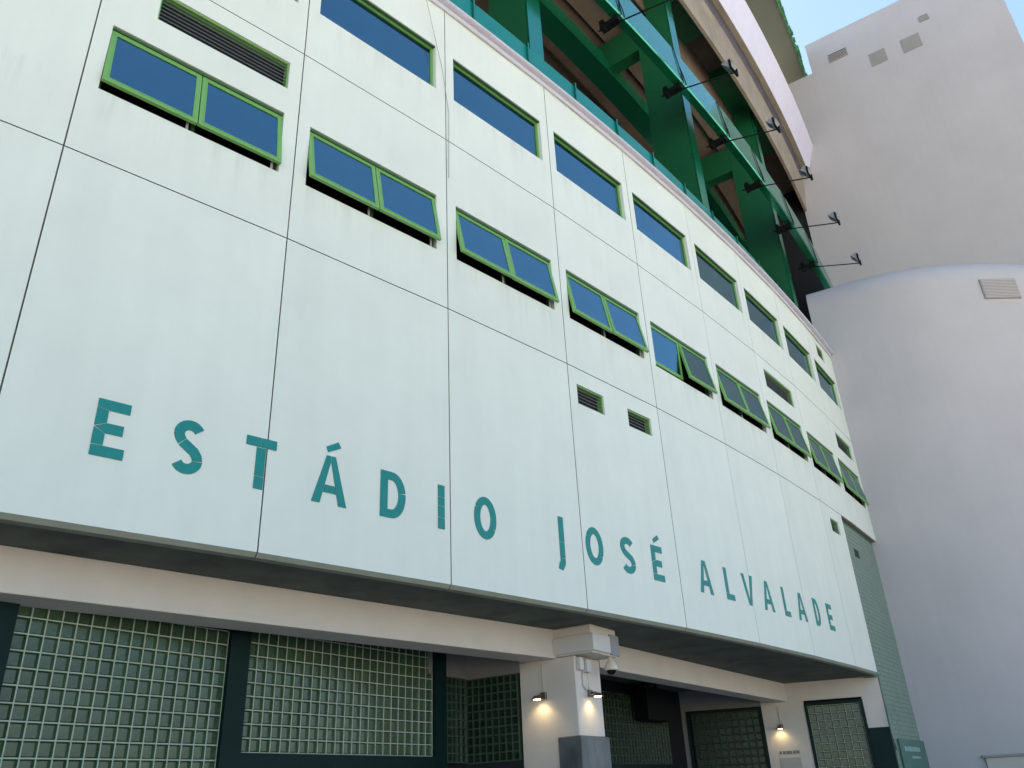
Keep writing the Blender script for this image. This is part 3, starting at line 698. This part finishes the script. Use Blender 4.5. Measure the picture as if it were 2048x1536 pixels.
# plaque on the corner
pq = thing('plaque', 'small worn plaque with faint dark lettering under the corner lamp', 'plaque', FE @ loc((-.40, 0, 1.9)))
mb = MB(); mb.box(-.40, .09, -.015, -.002, 1.75, 2.27, 'plaque'); build(mb, 'plate', FE, pq)
mb = MB(); x = -.39
for k in range(6): mb.box(x, x+.055+.01*(k % 3), -.010, -.002, 2.35, 2.42, 'plaque_text'); x += .08
build(mb, 'plaque_lettering', FE, pq)

# ================================================================== FLOODLIGHTS on the outer ring beam
lab = ['floodlight whose arm leaves the top of the picture, on the outer ring beam', 'floodlight pointing at the beige edge beam, second arm down the ring beam',
       'floodlight overlapping the pale fascia edge, third arm down the ring beam', 'floodlight just where the fascia meets the tower wall',
       'floodlight seen against the tower wall, above the lowest one', 'lowest floodlight, just above the rounded top of the tower']
am = MB(); am.tube([(0, .75, 19.50), (0, .0, 19.30), (0, -1.42, 18.86)], .020, 'black', 8); am.box(-.09, .09, .10, .55, 19.38, 19.53, 'black'); am.box(-.16, .04, .50, .62, 19.32, 19.62, 'black')
ARM = am.mesh('arm')
sm_ = MB(); sp = [(0, .25, 19.52), (0, .03, 19.53), (0, .02, 19.6), (0, .08, 20.3), (0, .145, 21.0), (0, .25, 21.03)]; sm_.tube(sp, .014, 'black', 6); sm_.tube([(.16, .03, 19.56), (.13, .03, 19.75), (.0, .06, 20.15)], .014, 'black', 6); STRAP = sm_.mesh('strap')
hm = MB(); Tt = Matrix.Rotation(math.radians(-38), 4, 'X') @ Matrix.Scale(.85, 4)
hm.box(-.17, .17, -.10, .10, -.02, .30, 'metal', bev=.03, T=Tt); hm.box(-.19, .19, .08, .12, -.04, .32, 'metal', T=Tt)
for k in range(5): hm.box(-.15+k*.07, -.14+k*.07, -.13, -.10, .02, .26, 'metal', T=Tt)
HEAD = hm.mesh('lamp_head')
ym = MB(); ym.box(-.22, -.20, -.03, .03, -.16, .12, 'black'); ym.box(.20, .22, -.03, .03, -.16, .12, 'black'); ym.box(-.22, .22, -.03, .03, -.18, -.15, 'black'); YOKE = ym.mesh('yoke')
for u, lb in zip((4.36, 5.55, 6.62, 7.66, 8.78, 9.92), lab):
    F = uframe(u, 0); t = thing('floodlight', lb, 'floodlight', F @ loc((0, 0, 19.4)), 'floodlights on arms along the outer ring beam')
    link('arm', ARM, F, t); link('strap', STRAP, F, t)
    H = F @ loc((0, -1.42, 19.06)); link('yoke', YOKE, H, t); link('lamp_head', HEAD, H, t)

# ================================================================== TOWER
tower = thing('stair_tower', 'tall pale grey windowless tower with a rounded lower wall', 'tower', loc((15, 26, 0)))
plan = [(10.37, 24.69), (10.69, 24.53), (10.99, 24.37), (11.38, 24.165), (11.76, 23.98), (12.12, 23.80), (12.5, 23.64), (13.24, 23.385), (14.02, 23.25), (14.84, 23.19), (15.68, 23.19), (16.54, 23.24), (17.38, 23.33), (18.6, 23.55), (20.5, 24.1), (22.5, 25.0), (24.5, 26.4)]
# smooth the plan
def smoothp(p, it=2):
    for _ in range(it):
        q = [p[0]]
        for a, b in zip(p[:-1], p[1:]): q += [(a[0]*.75+b[0]*.25, a[1]*.75+b[1]*.25), (a[0]*.25+b[0]*.75, a[1]*.25+b[1]*.75)]
        p = q+[p[-1]]
    return p
pl = smoothp(plan)
prof = [(0, 0), (0, 4), (0, 8), (0, 12), (0, 16.2)]+[(.95*(1-math.cos(t)), 16.2+1.12*math.sin(t)) for t in [PI/2*k/10 for k in range(1, 11)]]+[(3.0, 17.34)]
vs_ = []; fs = []; k = len(prof)
for i, p in enumerate(pl):
    a = pl[max(i-1, 0)]; b = pl[min(i+1, len(pl)-1)]; d = Vector((b[0]-a[0], b[1]-a[1], 0)).normalized(); nin = Vector((-d.y, d.x, 0))
    if nin.y < 0: nin = -nin
    for o_, z in prof: vs_.append(Vector((p[0], p[1], z))+nin*o_)
for i in range(len(pl)-1):
    for j in range(k-1): fs.append((i*k+j, i*k+j+1, (i+1)*k+j+1, (i+1)*k+j))
mb = MB(); mb.faces(vs_, fs, 'tower', True); build(mb, 'rounded_wall', None, tower)
# upper block: x runs right along (.84,-.542), y inwards
tx = Vector((.84, -.542, 0)).normalized(); ty = Vector((.542, .84, 0)).normalized()
KT = 34.2/29.4
FT = fr(ty*34.2, tx, ty)
def kz(z): return 1.6+(z-1.6)*KT
mb = MB(); out = [(-5.20, 16.0), (4.42*KT, 16.0), (4.42*KT, kz(30.68)), (-2.79*KT, kz(30.68)), (-2.79*KT, kz(29.02)), (-5.20, kz(29.02))]
mb.faces([(x, y, z) for y in (0, 9) for x, z in out], [(0, 1, 2, 3, 4, 5), (11, 10, 9, 8, 7, 6)]+[(k, (k+1) % 6, 6+(k+1) % 6, 6+k) for k in range(6)], 'tower')
build(mb, 'upper_block', FT, tower)
def tvent(a, b, c, d, n, par=None):
    a, b, c, d = a*KT, b*KT, kz(c), kz(d)
    mb = MB(); mb.box(a, b, -.03, -.002, c, d, 'tower_louvre'); v = build(mb, 'louvre', FT, tower)
    s = MB(); s.box(0, b-a-.06, -.02, 0, 0, .03, 'tower'); me = s.mesh('slat')
    bk = MB(); bk.box(a+.03, b-.03, -.034, -.031, c+.03, d-.03, 'dark'); build(bk, 'opening', FT, v)
    for k in range(n): link('slat', me, FT @ loc((a+.03, -.036, c+.04+(d-c-.08)*k/n)), v)
tvent(-2.02, -1.25, 29.12, 29.56, 5); tvent(1.57, 1.93, 29.04, 29.34, 4)
for a, b, c, d in ((-.55, .08, 27.93, 28.62), (.68, 1.395, 27.89, 28.60)):
    a, b, c, d = a*KT, b*KT, kz(c), kz(d); mb = MB(); mb.box(a, b, -.02, -.001, c, d, 'tower_patch'); build(mb, 'patched_opening', FT, tower)
# louvre on the rounded wall
FL = fr((15.49, 23.17, 15.48), (1.0, .045, 0), (-.045, 1.0, 0))
mb = MB(); mb.box(0, 1.2, -.03, .03, 0, .74, 'tower_louvre'); lv = build(mb, 'louvre', FL, tower)
s = MB(); s.box(0, 1.14, -.02, 0, 0, .028, 'tower'); me = s.mesh('slat')
for k in range(12): link('slat', me, FL @ loc((.03, -.031, .03+k*.058)), lv)
# ledge low on the rounded wall
FD = fr((11.72, 23.955, 0), (.925, -.38, 0), (.38, .925, 0))
mb = MB(); mb.box(0.02, 2.2, -.10, .2, 2.06, 2.12, 'tower_patch', bev=.008); build(mb, 'ledge', FD, tower)
mb = MB(); mb.box(.10, 2.2, -.05, .1, 0, 2.055, 'plaque'); build(mb, 'pale_panel', FD, tower)
mb = MB(); F = FT; mb.tube([(4.42*KT, .3, kz(29.8)), (6.0, .2, kz(30.1)), (7.6, 0, kz(30.9))], .012, 'black', 5); mb.tube([(4.42*KT, .3, kz(29.55)), (6.0, .2, kz(30.0)), (7.6, 0, kz(31.1))], .012, 'black', 5)
o = build(mb, 'overhead_cable', F); tag(o, 'thin dark wires leaving the top right edge of the tower', 'cable')
# loose cable hanging on the facade
mb = MB(); mb.tube([ring(1.72, .17, 14.55), ring(1.80, .13, 14.1), ring(1.89, .05, 13.5), ring(1.965, .03, 12.8), ring(2.02, .02, 11.9), ring(2.012, .02, 10.5)], .005, 'metal', 5)
o = build(mb, 'hanging_cable'); tag(o, 'thin grey cable hanging down the white wall from the coping', 'cable')
